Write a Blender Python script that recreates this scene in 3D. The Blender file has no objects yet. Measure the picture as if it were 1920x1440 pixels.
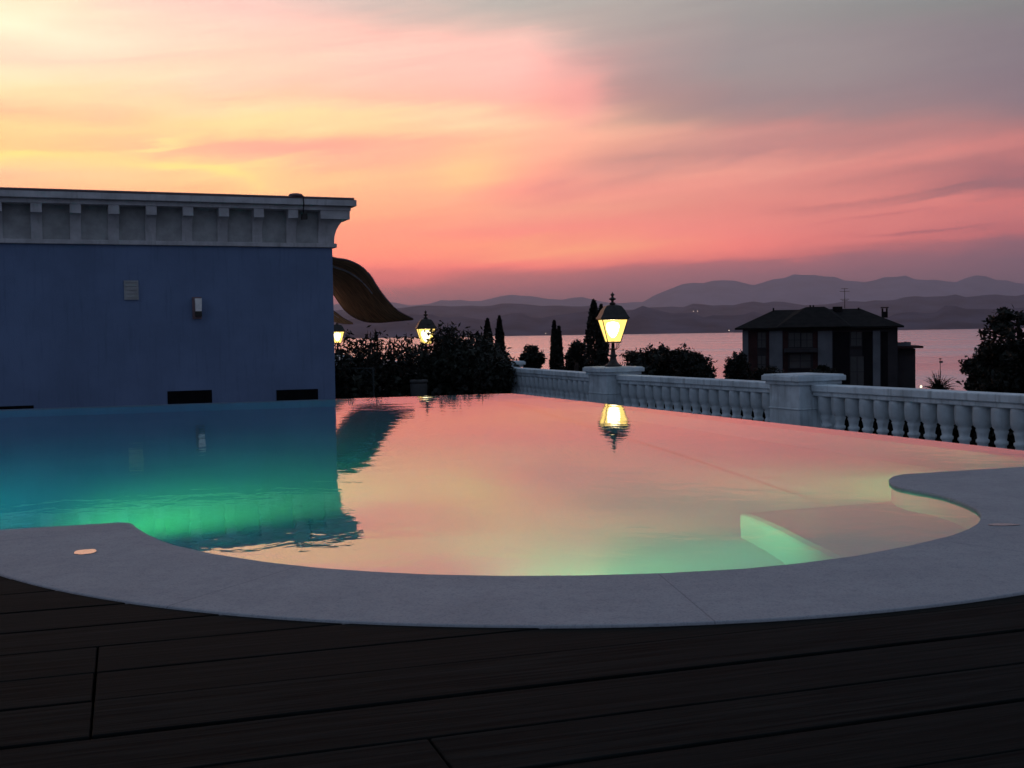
import bpy, bmesh, math, random
from math import sin, cos, pi, radians, atan, atan2, sqrt, exp
from mathutils import Vector, Matrix, noise
random.seed(7)
S = bpy.context.scene
C = S.collection

# ------------------------------------------------------------------ camera
CAM_H = 0.7; F = 2200.0
cd = bpy.data.cameras.new('camera'); cam = bpy.data.objects.new('camera', cd); C.objects.link(cam)
cd.sensor_width = 36; cd.lens = 36*F/1920; cd.clip_start = 0.05; cd.clip_end = 200000
CR = Matrix.Rotation(pi/2-atan(95/2200), 3, 'X') @ Matrix.Rotation(radians(-0.87), 3, 'Z')
cam.matrix_world = Matrix.Translation((0, 0, CAM_H)) @ CR.to_4x4()
S.camera = cam
def ray(px, py): return CR @ Vector(((px-960)/F, -(py-720)/F, -1))
def G(px, py, z=0.0):                       # survey: pixel of a point lying on the level z
    d = ray(px, py); t = (z-CAM_H)/d.z; return (d.x*t, d.y*t)
def D(px, py, y):                           # survey: pixel of a point standing y metres away
    d = ray(px, py); t = y/d.y; return Vector((d.x*t, y, CAM_H+d.z*t))

# ------------------------------------------------------------------ view
S.view_settings.view_transform = 'Standard'; S.view_settings.look = 'None'
S.view_settings.exposure = 0; S.view_settings.gamma = 1; S.view_settings.use_curve_mapping = False
S.render.engine = 'CYCLES'

# ------------------------------------------------------------------ node helper
def lin(c): return tuple((v/255/12.92 if v/255 <= .04045 else ((v/255+.055)/1.055)**2.4) for v in c)
class N:
    def __init__(s, nt): s.t = nt; s.n = nt.nodes; s.l = nt.links
    def new(s, ty, **k):
        n = s.n.new(ty)
        for a, b in k.items(): setattr(n, a, b)
        return n
    def put(s, sock, v):
        if hasattr(v, 'is_output') or isinstance(v, bpy.types.NodeSocket): s.l.new(v, sock)
        else: sock.default_value = v
    def m(s, op, a, b=0.0, c=None, clamp=False):
        n = s.new('ShaderNodeMath', operation=op); n.use_clamp = clamp
        s.put(n.inputs[0], a); s.put(n.inputs[1], b)
        if c is not None: s.put(n.inputs[2], c)
        return n.outputs[0]
    def smooth(s, v, a, b):
        n = s.new('ShaderNodeMapRange', interpolation_type='SMOOTHSTEP'); s.put(n.inputs[0], v)
        n.inputs[1].default_value = a; n.inputs[2].default_value = b; return n.outputs[0]
    def mix(s, f, a, b, mode='MIX'):
        n = s.new('ShaderNodeMix', data_type='RGBA', blend_type=mode)
        s.put(n.inputs[0], f); s.put(n.inputs[6], a); s.put(n.inputs[7], b); return n.outputs[2]
    def noise(s, vec, scale, detail=4, rough=.5, dist=0):
        n = s.new('ShaderNodeTexNoise'); s.put(n.inputs['Vector'], vec)
        n.inputs['Scale'].default_value = scale; n.inputs['Detail'].default_value = detail
        n.inputs['Roughness'].default_value = rough; n.inputs['Distortion'].default_value = dist
        return n.outputs[0]
    def xyz(s, x, y, z=0.0):
        n = s.new('ShaderNodeCombineXYZ')
        for i, v in enumerate((x, y, z)): s.put(n.inputs[i], v)
        return n.outputs[0]
def c4(c): return (c[0], c[1], c[2], 1)

# ------------------------------------------------------------------ world: sunset sky
W = bpy.data.worlds.new('World'); S.world = W; W.use_nodes = True
k = N(W.node_tree); k.n.clear()
tc = k.new('ShaderNodeTexCoord'); sp = k.new('ShaderNodeSeparateXYZ'); k.l.new(tc.outputs['Generated'], sp.inputs[0])
X, Y, Z = sp.outputs
A = k.m('ARCTAN2', X, Y)
V = k.m('DIVIDE', Z, k.m('SQRT', k.m('MAXIMUM', k.m('ADD', k.m('MULTIPLY', X, X), k.m('MULTIPLY', Y, Y)), 1e-4)))
def rot(a, sx, sy, off=0.0):                # sky coordinates turned by a, stretched
    u = k.m('ADD', k.m('MULTIPLY', A, cos(a)), k.m('MULTIPLY', V, sin(a)))
    v = k.m('ADD', k.m('MULTIPLY', A, -sin(a)), k.m('MULTIPLY', V, cos(a)))
    return k.xyz(k.m('MULTIPLY', u, sx), k.m('MULTIPLY', v, sy), off)
n1 = k.noise(rot(.12, 3.0, 14.0), 1.0, 5, .55, .6)
n2 = k.noise(rot(.16, 7.0, 48.0, 3.3), 1.0, 5, .55, .4)
n3 = k.noise(rot(.10, 2.4, 5.0, 9.1), 1.0, 3, .5, .3)
def cen(n, amp): return k.m('MULTIPLY', k.m('SUBTRACT', n, .5), amp)
lowf = k.smooth(V, .01, .07)
Vw = k.m('ADD', V, k.m('MULTIPLY', k.m('ADD', cen(n1, .045), cen(n2, .018)), lowf))
Aw = k.m('ADD', A, k.m('ADD', cen(n3, .09), cen(n1, .06)))
VMAX = .5
def ramp(hor, stops):
    r = k.new('ShaderNodeValToRGB'); k.l.new(k.m('DIVIDE', Vw, VMAX, clamp=True), r.inputs[0])
    st = sorted([((hor-y)/2200/VMAX, c) for y, c in stops]); e = r.color_ramp.elements
    st = [(max(0, min(1, p)), c) for p, c in st]
    e[0].position, e[0].color = st[0][0], c4(lin(st[0][1])); e[1].position, e[1].color = st[-1][0], c4(lin(st[-1][1]))
    for p, c in st[1:-1]:
        q = e.new(p); q.color = c4(lin(c))
    return r.outputs[0]
UP = (-460, (105, 114, 126))
cols = [
 (-.411, ramp(641, [(640,(200,120,110)),(560,(235,150,110)),(480,(250,170,125)),(400,(255,200,140)),(345,(253,215,160)),(318,(255,238,142)),(300,(253,215,140)),(270,(253,222,150)),(248,(253,198,150)),(215,(253,225,170)),(180,(255,236,190)),(145,(253,220,190)),(105,(255,244,208)),(60,(254,225,190)),(30,(250,205,185)),(0,(238,212,192)),(-110,(210,195,185)),UP])),
 (-.206, ramp(633, [(625,(170,112,115)),(540,(240,135,118)),(470,(255,165,125)),(400,(255,200,135)),(350,(253,228,150)),(325,(254,225,150)),(300,(253,192,155)),(280,(253,186,150)),(262,(253,215,150)),(240,(254,228,155)),(215,(254,222,170)),(195,(253,205,165)),(170,(253,208,178)),(130,(253,208,182)),(90,(253,200,180)),(50,(240,208,190)),(0,(228,208,195)),(-120,(190,182,180)),UP])),
 (.018, ramp(624, [(612,(140,100,112)),(540,(182,116,120)),(515,(204,126,122)),(500,(253,142,125)),(485,(254,168,130)),(460,(254,174,130)),(430,(254,156,135)),(390,(254,178,142)),(360,(254,166,142)),(320,(254,176,145)),(290,(254,186,150)),(245,(253,200,160)),(215,(254,190,160)),(190,(254,180,162)),(130,(253,188,175)),(90,(240,198,184)),(60,(222,196,182)),(0,(202,194,182)),(-120,(165,168,168)),UP])),
 (.197, ramp(618, [(606,(125,95,110)),(525,(152,108,120)),(500,(182,116,122)),(488,(238,132,122)),(470,(254,140,125)),(440,(254,145,130)),(400,(254,148,131)),(360,(250,154,136)),(330,(250,162,142)),(300,(222,150,140)),(260,(228,156,143)),(235,(200,152,144)),(200,(180,147,144)),(160,(170,152,148)),(110,(165,152,150)),(60,(165,160,155)),(0,(170,166,160)),(-120,(140,144,148)),UP])),
 (.402, ramp(610, [(600,(105,86,104)),(540,(108,88,103)),(500,(115,92,108)),(472,(140,100,112)),(455,(200,115,115)),(420,(226,128,122)),(385,(240,132,122)),(365,(215,124,120)),(345,(205,124,122)),(320,(224,134,126)),(285,(210,136,130)),(255,(170,132,133)),(230,(152,128,133)),(160,(146,130,135)),(100,(143,132,135)),(50,(140,140,136)),(0,(141,149,145)),(-120,(122,130,134)),UP])),
]
col = cols[0][1]
for (a0, _), (a1, r) in zip(cols, cols[1:]):
    w = k.new('ShaderNodeMapRange'); k.l.new(Aw, w.inputs[0]); w.inputs[1].default_value = a0; w.inputs[2].default_value = a1
    col = k.mix(w.outputs[0], col, r)
def blob(px, py, rx, ry, rotd, c, amt):     # one cloud bank or lit streak, by its bearing and elevation
    global col
    a0 = atan((px-960)/2200); v0 = (625-(px-960)*.0152-py)/2200
    an = radians(rotd); da = k.m('SUBTRACT', k.m('ADD', A, cen(n1, .08)), a0)
    dv = k.m('SUBTRACT', k.m('ADD', V, k.m('ADD', cen(n2, .035), cen(n1, .03))), v0)
    u = k.m('DIVIDE', k.m('ADD', k.m('MULTIPLY', da, cos(an)), k.m('MULTIPLY', dv, sin(an))), rx/2200)
    v = k.m('DIVIDE', k.m('ADD', k.m('MULTIPLY', da, -sin(an)), k.m('MULTIPLY', dv, cos(an))), ry/2200)
    q = k.m('EXPONENT', k.m('MULTIPLY', k.m('ADD', k.m('MULTIPLY', u, u), k.m('MULTIPLY', v, v)), -1.0))
    col = k.mix(k.m('MULTIPLY', q, amt, clamp=True), col, c4(lin(c)))
blob(1190, 312, 130, 24, 10, (214,154,144), .5)
blob(1045, 350, 40, 12, 10, (226,152,142), .35)
blob(570, 287, 150, 17, -2, (253,176,150), .75)
blob(380, 332, 90, 7, -5, (255,252,140), .9)
blob(70, 316, 50, 7, 0, (255,250,140), .8)
blob(320, 285, 60, 8, 12, (255,245,155), .7)
blob(235, 240, 60, 22, 0, (252,198,155), .5)
blob(15, 105, 45, 22, 0, (255,236,200), .4)
blob(650, 235, 230, 12, 3, (254,228,168), .5)
blob(885, 325, 85, 36, 10, (254,218,146), .75)
blob(890, 235, 90, 22, 0, (254,222,172), .6)
blob(1105, 190, 62, 42, 50, (255,168,158), .55)
blob(1300, 190, 170, 45, -5, (178,148,145), .4)
blob(1400, 120, 260, 80, -12, (176,164,160), .45)
blob(1490, 250, 70, 14, 5, (228,150,140), .5)
blob(1840, 366, 170, 8, 6, (168,118,122), .55)
blob(1650, 330, 260, 16, 7, (240,142,130), .5)
blob(1560, 392, 110, 6, 4, (222,132,125), .4)
blob(1740, 442, 100, 3.5, 3, (185,105,112), .7)
blob(1660, 415, 140, 4, 5, (222,122,120), .5)
blob(1100, 466, 120, 14, 5, (254,188,132), .6)
blob(780, 520, 110, 16, 4, (244,128,120), .6)
n4 = k.noise(rot(.11, 9.0, 110.0, 5.5), 1.0, 4, .6, .3)
gr = k.m('ADD', 1.0, k.m('MULTIPLY', cen(n4, .16), lowf))
col = k.mix(1.0, col, k.xyz(gr, k.m('ADD', 1.0, k.m('MULTIPLY', k.m('SUBTRACT', gr, 1.0), 1.25)), gr), 'MULTIPLY')
# film clips the red of the sunset: the lit cloud is really brighter than white in red
sc = k.new('ShaderNodeSeparateColor'); k.l.new(col, sc.inputs[0])
hot = k.smooth(sc.outputs[0], .58, 1.05); hotg = k.smooth(sc.outputs[1], .30, .75)
cc = k.new('ShaderNodeCombineColor'); lowg = k.m('SUBTRACT', 1.0, k.smooth(V, .02, .11))
k.l.new(k.m('MULTIPLY', sc.outputs[0], k.m('ADD', k.m('ADD', 1.06, k.m('MULTIPLY', k.m('MULTIPLY', hot, 1.1), k.m('SUBTRACT', 1.0, k.m('MULTIPLY', k.smooth(A, -.22, .24), .58)))), k.m('MULTIPLY', lowg, 2.1))), cc.inputs[0])
k.l.new(k.m('MULTIPLY', sc.outputs[1], k.m('ADD', k.m('ADD', 1.08, k.m('MULTIPLY', hot, .42)), k.m('MULTIPLY', lowg, .95))), cc.inputs[1])
k.l.new(k.m('MULTIPLY', sc.outputs[2], k.m('ADD', k.m('ADD', 1.10, k.m('MULTIPLY', hot, .36)), k.m('MULTIPLY', lowg, .6))), cc.inputs[2])
# the sky away from the sunset
br = k.new('ShaderNodeValToRGB'); k.l.new(k.m('MAXIMUM', Z, 0.0), br.inputs[0])
br.color_ramp.elements[0].color = (.20, .235, .33, 1); br.color_ramp.elements[1].color = (.17, .235, .33, 1)
away = k.smooth(k.m('ABSOLUTE', A), .65, 1.7)
up = k.smooth(Z, .28, .75)
f = k.m('MAXIMUM', away, up)
skyc = k.mix(f, cc.outputs[0], br.outputs[0])
bg = k.new('ShaderNodeBackground'); k.l.new(skyc, bg.inputs[0]); bg.inputs[1].default_value = 1.0
wo = k.new('ShaderNodeOutputWorld'); k.l.new(bg.outputs[0], wo.inputs[0])

# the last of the sun, already on the horizon behind the pool house
sl = bpy.data.lights.new('sun', 'SUN'); sl.energy = 0.04; sl.angle = radians(12); sl.color = (1, .55, .35)
so = bpy.data.objects.new('sun', sl); C.objects.link(so)
so.rotation_euler = Vector((.45, -1, -.05)).to_track_quat('-Z', 'Y').to_euler()

# ------------------------------------------------------------------ materials
def mat(name, col, rough=.7, var=.15, scale=8.0, spec=.3, bump=0.0, bscale=None, metal=0, col2=None, stretch=(1, 1, 1), streak=0):
    m = bpy.data.materials.new(name); m.use_nodes = True; k = N(m.node_tree)
    b = m.node_tree.nodes['Principled BSDF']
    tc = k.new('ShaderNodeTexCoord'); mp = k.new('ShaderNodeMapping'); k.l.new(tc.outputs['Object'], mp.inputs[0])
    mp.inputs['Scale'].default_value = stretch
    n = k.noise(mp.outputs[0], scale, 6, .6)
    c2 = col2 or tuple(min(1, v*(1+2*var)) for v in col)
    c1 = tuple(v*(1-2*var) for v in col) if not col2 else col
    cm = k.mix(k.smooth(n, .3, .7), c4(c1), c4(c2))
    if streak:                                # rain streaks and grime, running down the piece
        ms = k.new('ShaderNodeMapping'); k.l.new(tc.outputs['Object'], ms.inputs[0]); ms.inputs['Scale'].default_value = (7, 7, .6)
        cm = k.mix(k.m('MULTIPLY', k.smooth(k.noise(ms.outputs[0], 1.6, 5, .65), .50, .75), streak), cm, (col[0]*.35, col[1]*.36, col[2]*.34, 1))
    k.l.new(cm, b.inputs['Base Color'])
    b.inputs['Roughness'].default_value = rough; b.inputs['Metallic'].default_value = metal
    b.inputs['Specular IOR Level'].default_value = spec
    if bump:
        bn = k.new('ShaderNodeBump'); bn.inputs['Strength'].default_value = bump; bn.inputs['Distance'].default_value = .01
        k.l.new(k.noise(mp.outputs[0], bscale or scale*5, 4, .6), bn.inputs['Height']); k.l.new(bn.outputs[0], b.inputs['Normal'])
    return m
M = {}
M['blue_plaster'] = mat('blue_plaster', (.145, .20, .325), .9, .05, .9, .1, .6, 60, streak=.22)
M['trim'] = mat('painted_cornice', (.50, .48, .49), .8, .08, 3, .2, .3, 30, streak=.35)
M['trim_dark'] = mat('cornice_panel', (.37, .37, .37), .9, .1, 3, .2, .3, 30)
M['gutter'] = mat('gutter_metal', (.20, .13, .14), .6, .1, 5)
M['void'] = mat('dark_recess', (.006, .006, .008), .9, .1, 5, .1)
M['marble'] = mat('balustrade_marble', (.58, .65, .68), .75, .12, 2.2, .25, .4, 25, streak=.6)
M['iron'] = mat('lamp_iron', (.02, .016, .014), .5, .2, 20, .4)
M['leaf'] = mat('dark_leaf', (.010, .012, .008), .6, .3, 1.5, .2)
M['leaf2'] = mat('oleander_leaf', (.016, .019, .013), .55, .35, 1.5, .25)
M['bark'] = mat('bark', (.05, .035, .028), .9, .3, 6)
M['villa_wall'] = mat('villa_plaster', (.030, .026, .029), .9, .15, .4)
M['villa_red'] = mat('villa_brick', (.035, .012, .012), .9, .2, .8)
M['villa_pale'] = mat('villa_pilaster', (.13, .135, .15), .9, .1, .5)
M['villa_win'] = mat('villa_window', (.06, .057, .056), .5, .1, .6)
M['roof'] = mat('roof_tiles', (.010, .009, .009), .9, .25, 1.5, .1, .6, 9)
M['terrace'] = mat('terrace_paving', (.12, .12, .13), .8, .2, 2)
M['earth'] = mat('garden_ground', (.018, .022, .014), 1, .4, .12, .1)
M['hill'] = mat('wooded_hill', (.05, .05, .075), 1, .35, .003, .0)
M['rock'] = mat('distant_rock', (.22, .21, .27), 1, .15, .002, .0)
M['pot'] = mat('pale_planter', (.05, .05, .05), .8, .1, 6)
M['lattice'] = mat('lattice_paint', (.035, .045, .045), .8, .1, 6)
M['canvas'] = mat('canopy_underside', (.55, .34, .16), .9, .25, 3, .1, .4, 30, stretch=(1, 8, 1))
M['rim'] = mat('canopy_rim', (.8, .77, .74), .7, .1, 4)
M['slate'] = mat('deck_underlay', (.003, .003, .003), 1, .1, 3, .0)

def coping_mat():
    m = bpy.data.materials.new('coping_stone'); m.use_nodes = True; k = N(m.node_tree); b = k.n['Principled BSDF']
    tc = k.new('ShaderNodeTexCoord'); P = tc.outputs['Object']; s = k.new('ShaderNodeSeparateXYZ'); k.l.new(P, s.inputs[0])
    n = k.noise(P, 3.0, 6, .65); g = k.noise(P, 140.0, 3, .7); n5 = k.noise(P, 22.0, 5, .7)
    c = k.mix(k.smooth(n, .3, .72), (.30, .308, .33, 1), (.35, .358, .378, 1))
    c = k.mix(k.m('MULTIPLY', k.smooth(n5, .45, .8), .30), c, (.17, .175, .205, 1))
    c = k.mix(k.m('MULTIPLY', k.smooth(g, .45, .72), .5), c, (.13, .135, .155, 1))
    an = k.m('ARCTAN2', k.m('SUBTRACT', s.outputs[0], .19), k.m('SUBTRACT', 5.2, s.outputs[1]))
    fr = k.m('ABSOLUTE', k.m('SUBTRACT', k.m('FRACT', k.m('ADD', k.m('MULTIPLY', an, 1.75), .30)), .5))
    j = k.m('LESS_THAN', fr, .0016)
    c = k.mix(k.m('MULTIPLY', j, .45), c, (.09, .09, .11, 1))
    k.l.new(c, b.inputs['Base Color'])
    r = k.new('ShaderNodeMapRange'); k.l.new(n5, r.inputs[0]); r.inputs[3].default_value = .55; r.inputs[4].default_value = .8
    k.l.new(r.outputs[0], b.inputs['Roughness']); b.inputs['Specular IOR Level'].default_value = .25
    bn = k.new('ShaderNodeBump'); bn.inputs['Strength'].default_value = .5; bn.inputs['Distance'].default_value = .002
    k.l.new(g, bn.inputs['Height']); k.l.new(bn.outputs[0], b.inputs['Normal']); return m
M['coping'] = coping_mat()

TH = radians(18.3); E1 = Vector((cos(TH), sin(TH))); E2 = Vector((-sin(TH), cos(TH)))
def deck_mat():
    m = bpy.data.materials.new('deck_wood'); m.use_nodes = True; k = N(m.node_tree); b = k.n['Principled BSDF']
    tc = k.new('ShaderNodeTexCoord'); mp = k.new('ShaderNodeMapping'); k.l.new(tc.outputs['Object'], mp.inputs[0])
    mp.inputs['Scale'].default_value = (1.2, 26, 1)
    g = k.noise(mp.outputs[0], 2.0, 8, .65, .4); big = k.noise(tc.outputs['Object'], 2.2, 4, .6)
    at = k.new('ShaderNodeVertexColor'); at.layer_name = 'plank'
    sx = k.new('ShaderNodeSeparateColor'); k.l.new(at.outputs[0], sx.inputs[0])
    c = k.mix(k.smooth(g, .3, .75), (.0010, .0017, .0018, 1), (.0145, .0175, .0165, 1))
    c = k.mix(sx.outputs[0], c, (.026, .019, .016, 1), 'MIX') if False else k.mix(k.m('MULTIPLY', sx.outputs[0], .5), c, (.0085, .0085, .0076, 1))
    c = k.mix(k.m('MULTIPLY', k.smooth(big, .5, .7), .35), c, (.006, .0088, .0095, 1))
    k.l.new(c, b.inputs['Base Color']); b.inputs['Roughness'].default_value = .8; b.inputs['Specular IOR Level'].default_value = .05
    bn = k.new('ShaderNodeBump'); bn.inputs['Strength'].default_value = .7; bn.inputs['Distance'].default_value = .003
    k.l.new(g, bn.inputs['Height']); k.l.new(bn.outputs[0], b.inputs['Normal']); return m
M['deck'] = deck_mat()

def tile_mat():
    m = bpy.data.materials.new('pool_mosaic'); m.use_nodes = True; k = N(m.node_tree); b = k.n['Principled BSDF']
    tc = k.new('ShaderNodeTexCoord')
    n = k.noise(tc.outputs['Object'], 1.1, 4, .5); g = k.noise(tc.outputs['Object'], 60, 2, .5)
    c = k.mix(k.smooth(n, .3, .7), (.42, .58, .58, 1), (.47, .63, .62, 1))
    k.l.new(k.mix(k.m('MULTIPLY', k.smooth(g, .4, .7), .15), c, (.33, .44, .46, 1)), b.inputs['Base Color']); b.inputs['Roughness'].default_value = .6; return m
M['tile'] = tile_mat()

def water_mat():
    m = bpy.data.materials.new('pool_water'); m.use_nodes = True; k = N(m.node_tree); k.n.clear()
    tc = k.new('ShaderNodeTexCoord'); mp = k.new('ShaderNodeMapping'); k.l.new(tc.outputs['Object'], mp.inputs[0])
    mp.inputs['Rotation'].default_value = (0, 0, .3)
    a = k.noise(mp.outputs[0], 5.0, 3, .5, .3); c = k.noise(mp.outputs[0], 1.3, 2, .5)
    bn = k.new('ShaderNodeBump'); bn.inputs['Strength'].default_value = 1; bn.inputs['Distance'].default_value = 1
    k.l.new(k.m('ADD', k.m('MULTIPLY', a, .0011), k.m('MULTIPLY', c, .0014)), bn.inputs['Height'])
    fr = k.new('ShaderNodeFresnel'); fr.inputs['IOR'].default_value = 1.95
    k.l.new(bn.outputs[0], fr.inputs['Normal'])
    gl = k.new('ShaderNodeBsdfGlossy'); gl.inputs['Roughness'].default_value = 0.01; gl.inputs['Color'].default_value = (1, 1, 1, 1)
    rf = k.new('ShaderNodeBsdfRefraction'); rf.inputs['Roughness'].default_value = 0; rf.inputs['IOR'].default_value = 1.33
    k.l.new(bn.outputs[0], gl.inputs['Normal']); k.l.new(bn.outputs[0], rf.inputs['Normal'])
    mx = k.new('ShaderNodeMixShader'); k.l.new(fr.outputs[0], mx.inputs[0]); k.l.new(rf.outputs[0], mx.inputs[1]); k.l.new(gl.outputs[0], mx.inputs[2])
    va = k.new('ShaderNodeVolumeAbsorption'); va.inputs['Color'].default_value = (.04, .55, .90, 1); va.inputs['Density'].default_value = .36
    o = k.new('ShaderNodeOutputMaterial'); k.l.new(mx.outputs[0], o.inputs[0]); k.l.new(va.outputs[0], o.inputs[1]); return m
M['water'] = water_mat()
def lake_mat():
    m = bpy.data.materials.new('lake_water'); m.use_nodes = True; k = N(m.node_tree); b = k.n['Principled BSDF']
    tc = k.new('ShaderNodeTexCoord'); mp = k.new('ShaderNodeMapping'); k.l.new(tc.outputs['Object'], mp.inputs[0])
    mp.inputs['Scale'].default_value = (.0012, .008, 1); mp.inputs['Rotation'].default_value = (0, 0, .1)
    n = k.noise(mp.outputs[0], 1.0, 5, .6)
    b.inputs['Base Color'].default_value = (.80, .80, .84, 1); b.inputs['Metallic'].default_value = 1
    r = k.new('ShaderNodeMapRange'); k.l.new(k.smooth(n, .3, .7), r.inputs[0]); r.inputs[3].default_value = .16; r.inputs[4].default_value = .30
    k.l.new(r.outputs[0], b.inputs['Roughness'])
    bn = k.new('ShaderNodeBump'); bn.inputs['Strength'].default_value = .25; bn.inputs['Distance'].default_value = .12
    mp2 = k.new('ShaderNodeMapping'); k.l.new(tc.outputs['Object'], mp2.inputs[0]); mp2.inputs['Scale'].default_value = (.15, .5, 1)
    k.l.new(k.noise(mp2.outputs[0], 1, 3, .6), bn.inputs['Height']); k.l.new(bn.outputs[0], b.inputs['Normal']); return m
M['lake'] = lake_mat()
def emit(name, c, s, tr=0.0):
    m = bpy.data.materials.new(name); m.use_nodes = True; k = N(m.node_tree); k.n.clear()
    e = k.new('ShaderNodeEmission'); e.inputs[0].default_value = c4(c); e.inputs[1].default_value = s
    o = k.new('ShaderNodeOutputMaterial')
    if tr:
        t = k.new('ShaderNodeBsdfTransparent'); mx = k.new('ShaderNodeMixShader'); mx.inputs[0].default_value = tr
        k.l.new(t.outputs[0], mx.inputs[2]); k.l.new(e.outputs[0], mx.inputs[1]); k.l.new(mx.outputs[0], o.inputs[0])
    else: k.l.new(e.outputs[0], o.inputs[0])
    return m
M['pane'] = emit('lit_frosted_glass', (1.0, .66, .16), 1.8, .4)
M['bulb'] = emit('lit_bulb', (1.0, .93, .70), 25)
M['pool_lens'] = emit('pool_light_lens', (.2, 1, .6), 2)
M['far_light'] = emit('far_window_light', (1, .8, .6), 2.2)
M['puddle'] = mat('standing_water', (.12, .12, .13), .03, .1, 5, 1.0); M['puddle'].node_tree.nodes['Principled BSDF'].inputs['IOR'].default_value = 2.2

# ------------------------------------------------------------------ mesh helpers
def tag(o, label=None, cat=None, group=None, kind=None):
    if label: o['label'] = label
    if cat: o['category'] = cat
    if group: o['group'] = group
    if kind: o['kind'] = kind
    return o
def empty(name, loc=(0, 0, 0), rz=0, **t):
    o = bpy.data.objects.new(name, None); C.objects.link(o); o.location = loc; o.rotation_euler = (0, 0, rz); o.empty_display_size = .1
    return tag(o, **t)
class MB:
    def __init__(s): s.v = []; s.f = []
    def add(s, vs, fs): b = len(s.v); s.v += [tuple(v) for v in vs]; s.f += [tuple(b+i for i in q) for q in fs]; return s
    def box(s, c, d, rz=0, taper=1.0):
        x, y, z = [v/2 for v in d]; vs = []
        for sz in (-1, 1):
            t = taper if sz > 0 else 1
            for sx, sy in ((-1, -1), (1, -1), (1, 1), (-1, 1)):
                px, py = sx*x*t, sy*y*t
                vs.append((c[0]+px*cos(rz)-py*sin(rz), c[1]+px*sin(rz)+py*cos(rz), c[2]+sz*z))
        return s.add(vs, [(3, 2, 1, 0), (4, 5, 6, 7), (0, 1, 5, 4), (1, 2, 6, 5), (2, 3, 7, 6), (3, 0, 4, 7)])
    def prism(s, poly, z0, z1):
        n = len(poly); vs = [(p[0], p[1], z0) for p in poly]+[(p[0], p[1], z1) for p in poly]
        return s.add(vs, [tuple(range(n))[::-1], tuple(range(n, 2*n))]+[(i, (i+1) % n, n+(i+1) % n, n+i) for i in range(n)])
    def lathe(s, prof, seg=16, c=(0, 0), a0=0.0):
        n = len(prof); vs = []
        for r, z in prof:
            for i in range(seg): a = a0+2*pi*i/seg; vs.append((c[0]+r*cos(a), c[1]+r*sin(a), z))
        fs = [(j*seg+i, j*seg+(i+1) % seg, (j+1)*seg+(i+1) % seg, (j+1)*seg+i) for j in range(n-1) for i in range(seg)]
        fs += [tuple(range(seg))[::-1], tuple(range((n-1)*seg, n*seg))]
        return s.add(vs, fs)
    def tube(s, pts, r0, r1=None, seg=6):
        r1 = r0 if r1 is None else r1; vs = []; n = len(pts); pts = [Vector(p) for p in pts]
        for j, p in enumerate(pts):
            t = (pts[min(j+1, n-1)]-pts[max(j-1, 0)]).normalized(); a = t.orthogonal().normalized(); b = t.cross(a)
            r = r0+(r1-r0)*j/(n-1)
            for i in range(seg): q = 2*pi*i/seg; vs.append(p+(a*cos(q)+b*sin(q))*r)
        fs = [(j*seg+i, j*seg+(i+1) % seg, (j+1)*seg+(i+1) % seg, (j+1)*seg+i) for j in range(n-1) for i in range(seg)]
        fs += [tuple(range(seg))[::-1], tuple(range((n-1)*seg, n*seg))]
        return s.add(vs, fs)
    def build(s, name, m, parent=None, smooth=False, bevel=0, **t):
        me = bpy.data.meshes.new(name); me.from_pydata(s.v, [], s.f); me.update()
        bm = bmesh.new(); bm.from_mesh(me); bmesh.ops.recalc_face_normals(bm, faces=bm.faces)
        big = [f for f in bm.faces if len(f.verts) > 12]
        if big: bmesh.ops.triangulate(bm, faces=big)
        bm.to_mesh(me); bm.free()
        me.materials.append(m)
        if smooth:
            for p in me.polygons: p.use_smooth = True
        o = bpy.data.objects.new(name, me); C.objects.link(o)
        if parent: o.parent = parent
        if bevel:
            b = o.modifiers.new('bevel', 'BEVEL'); b.width = bevel; b.segments = 2; b.limit_method = 'ANGLE'; b.angle_limit = radians(40)
        return tag(o, **t)
def copy_tree(o, parent=None):
    c = o.copy(); C.objects.link(c)
    if parent: c.parent = parent
    for ch in list(o.children): copy_tree(ch, c)
    return c

# ------------------------------------------------------------------ pool outline
ZC = .012                                   # coping top above the water
def line(p, d, t): return (p[0]+d[0]*t, p[1]+d[1]*t)
tr = [(230,979),(243,979.3),(250,982),(262,992),(280,1002),(300,1012),(330,1022),(400,1037.5),(500,1053),(600,1064),(700,1071),(800,1076),(950,1079),(1100,1078),(1250,1073.5),(1400,1065),(1500,1055),(1600,1042),(1700,1023),(1780,1004),(1815,991),(1832,981),(1838,972),(1838,963),(1830,954),(1815,946),(1790,936),(1765,928.5),(1740,923),(1710,918),(1690,914.5),(1676,910),(1667,904),(1666,898),(1673,893),(1690,889)]
near = [G(x, y, ZC) for x, y in tr]
pr, qr = G(1800, 882, ZC), G(1920, 874, ZC); dr = (E1.x, E1.y)
LB = line(near[0], (-E1.x, -E1.y), 5.5); EB = line(pr, dr, 1.0)
cor = G(960, 737.5); r1 = G(1920, 845); l1 = G(0, 768)
dR = Vector((r1[0]-cor[0], r1[1]-cor[1])).normalized()
# weir end: where the right-hand weir meets the coping line
def isect(p, d, q, e):
    det = d[0]*(-e[1])+e[0]*d[1]; t = ((q[0]-p[0])*(-e[1])+e[0]*(q[1]-p[1]))/det; return (p[0]+d[0]*t, p[1]+d[1]*t)
EW = isect(cor, dR, pr, dr)
dL = Vector((l1[0]-cor[0], l1[1]-cor[1])).normalized()
LW = line(cor, dL, 9.0)
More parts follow.
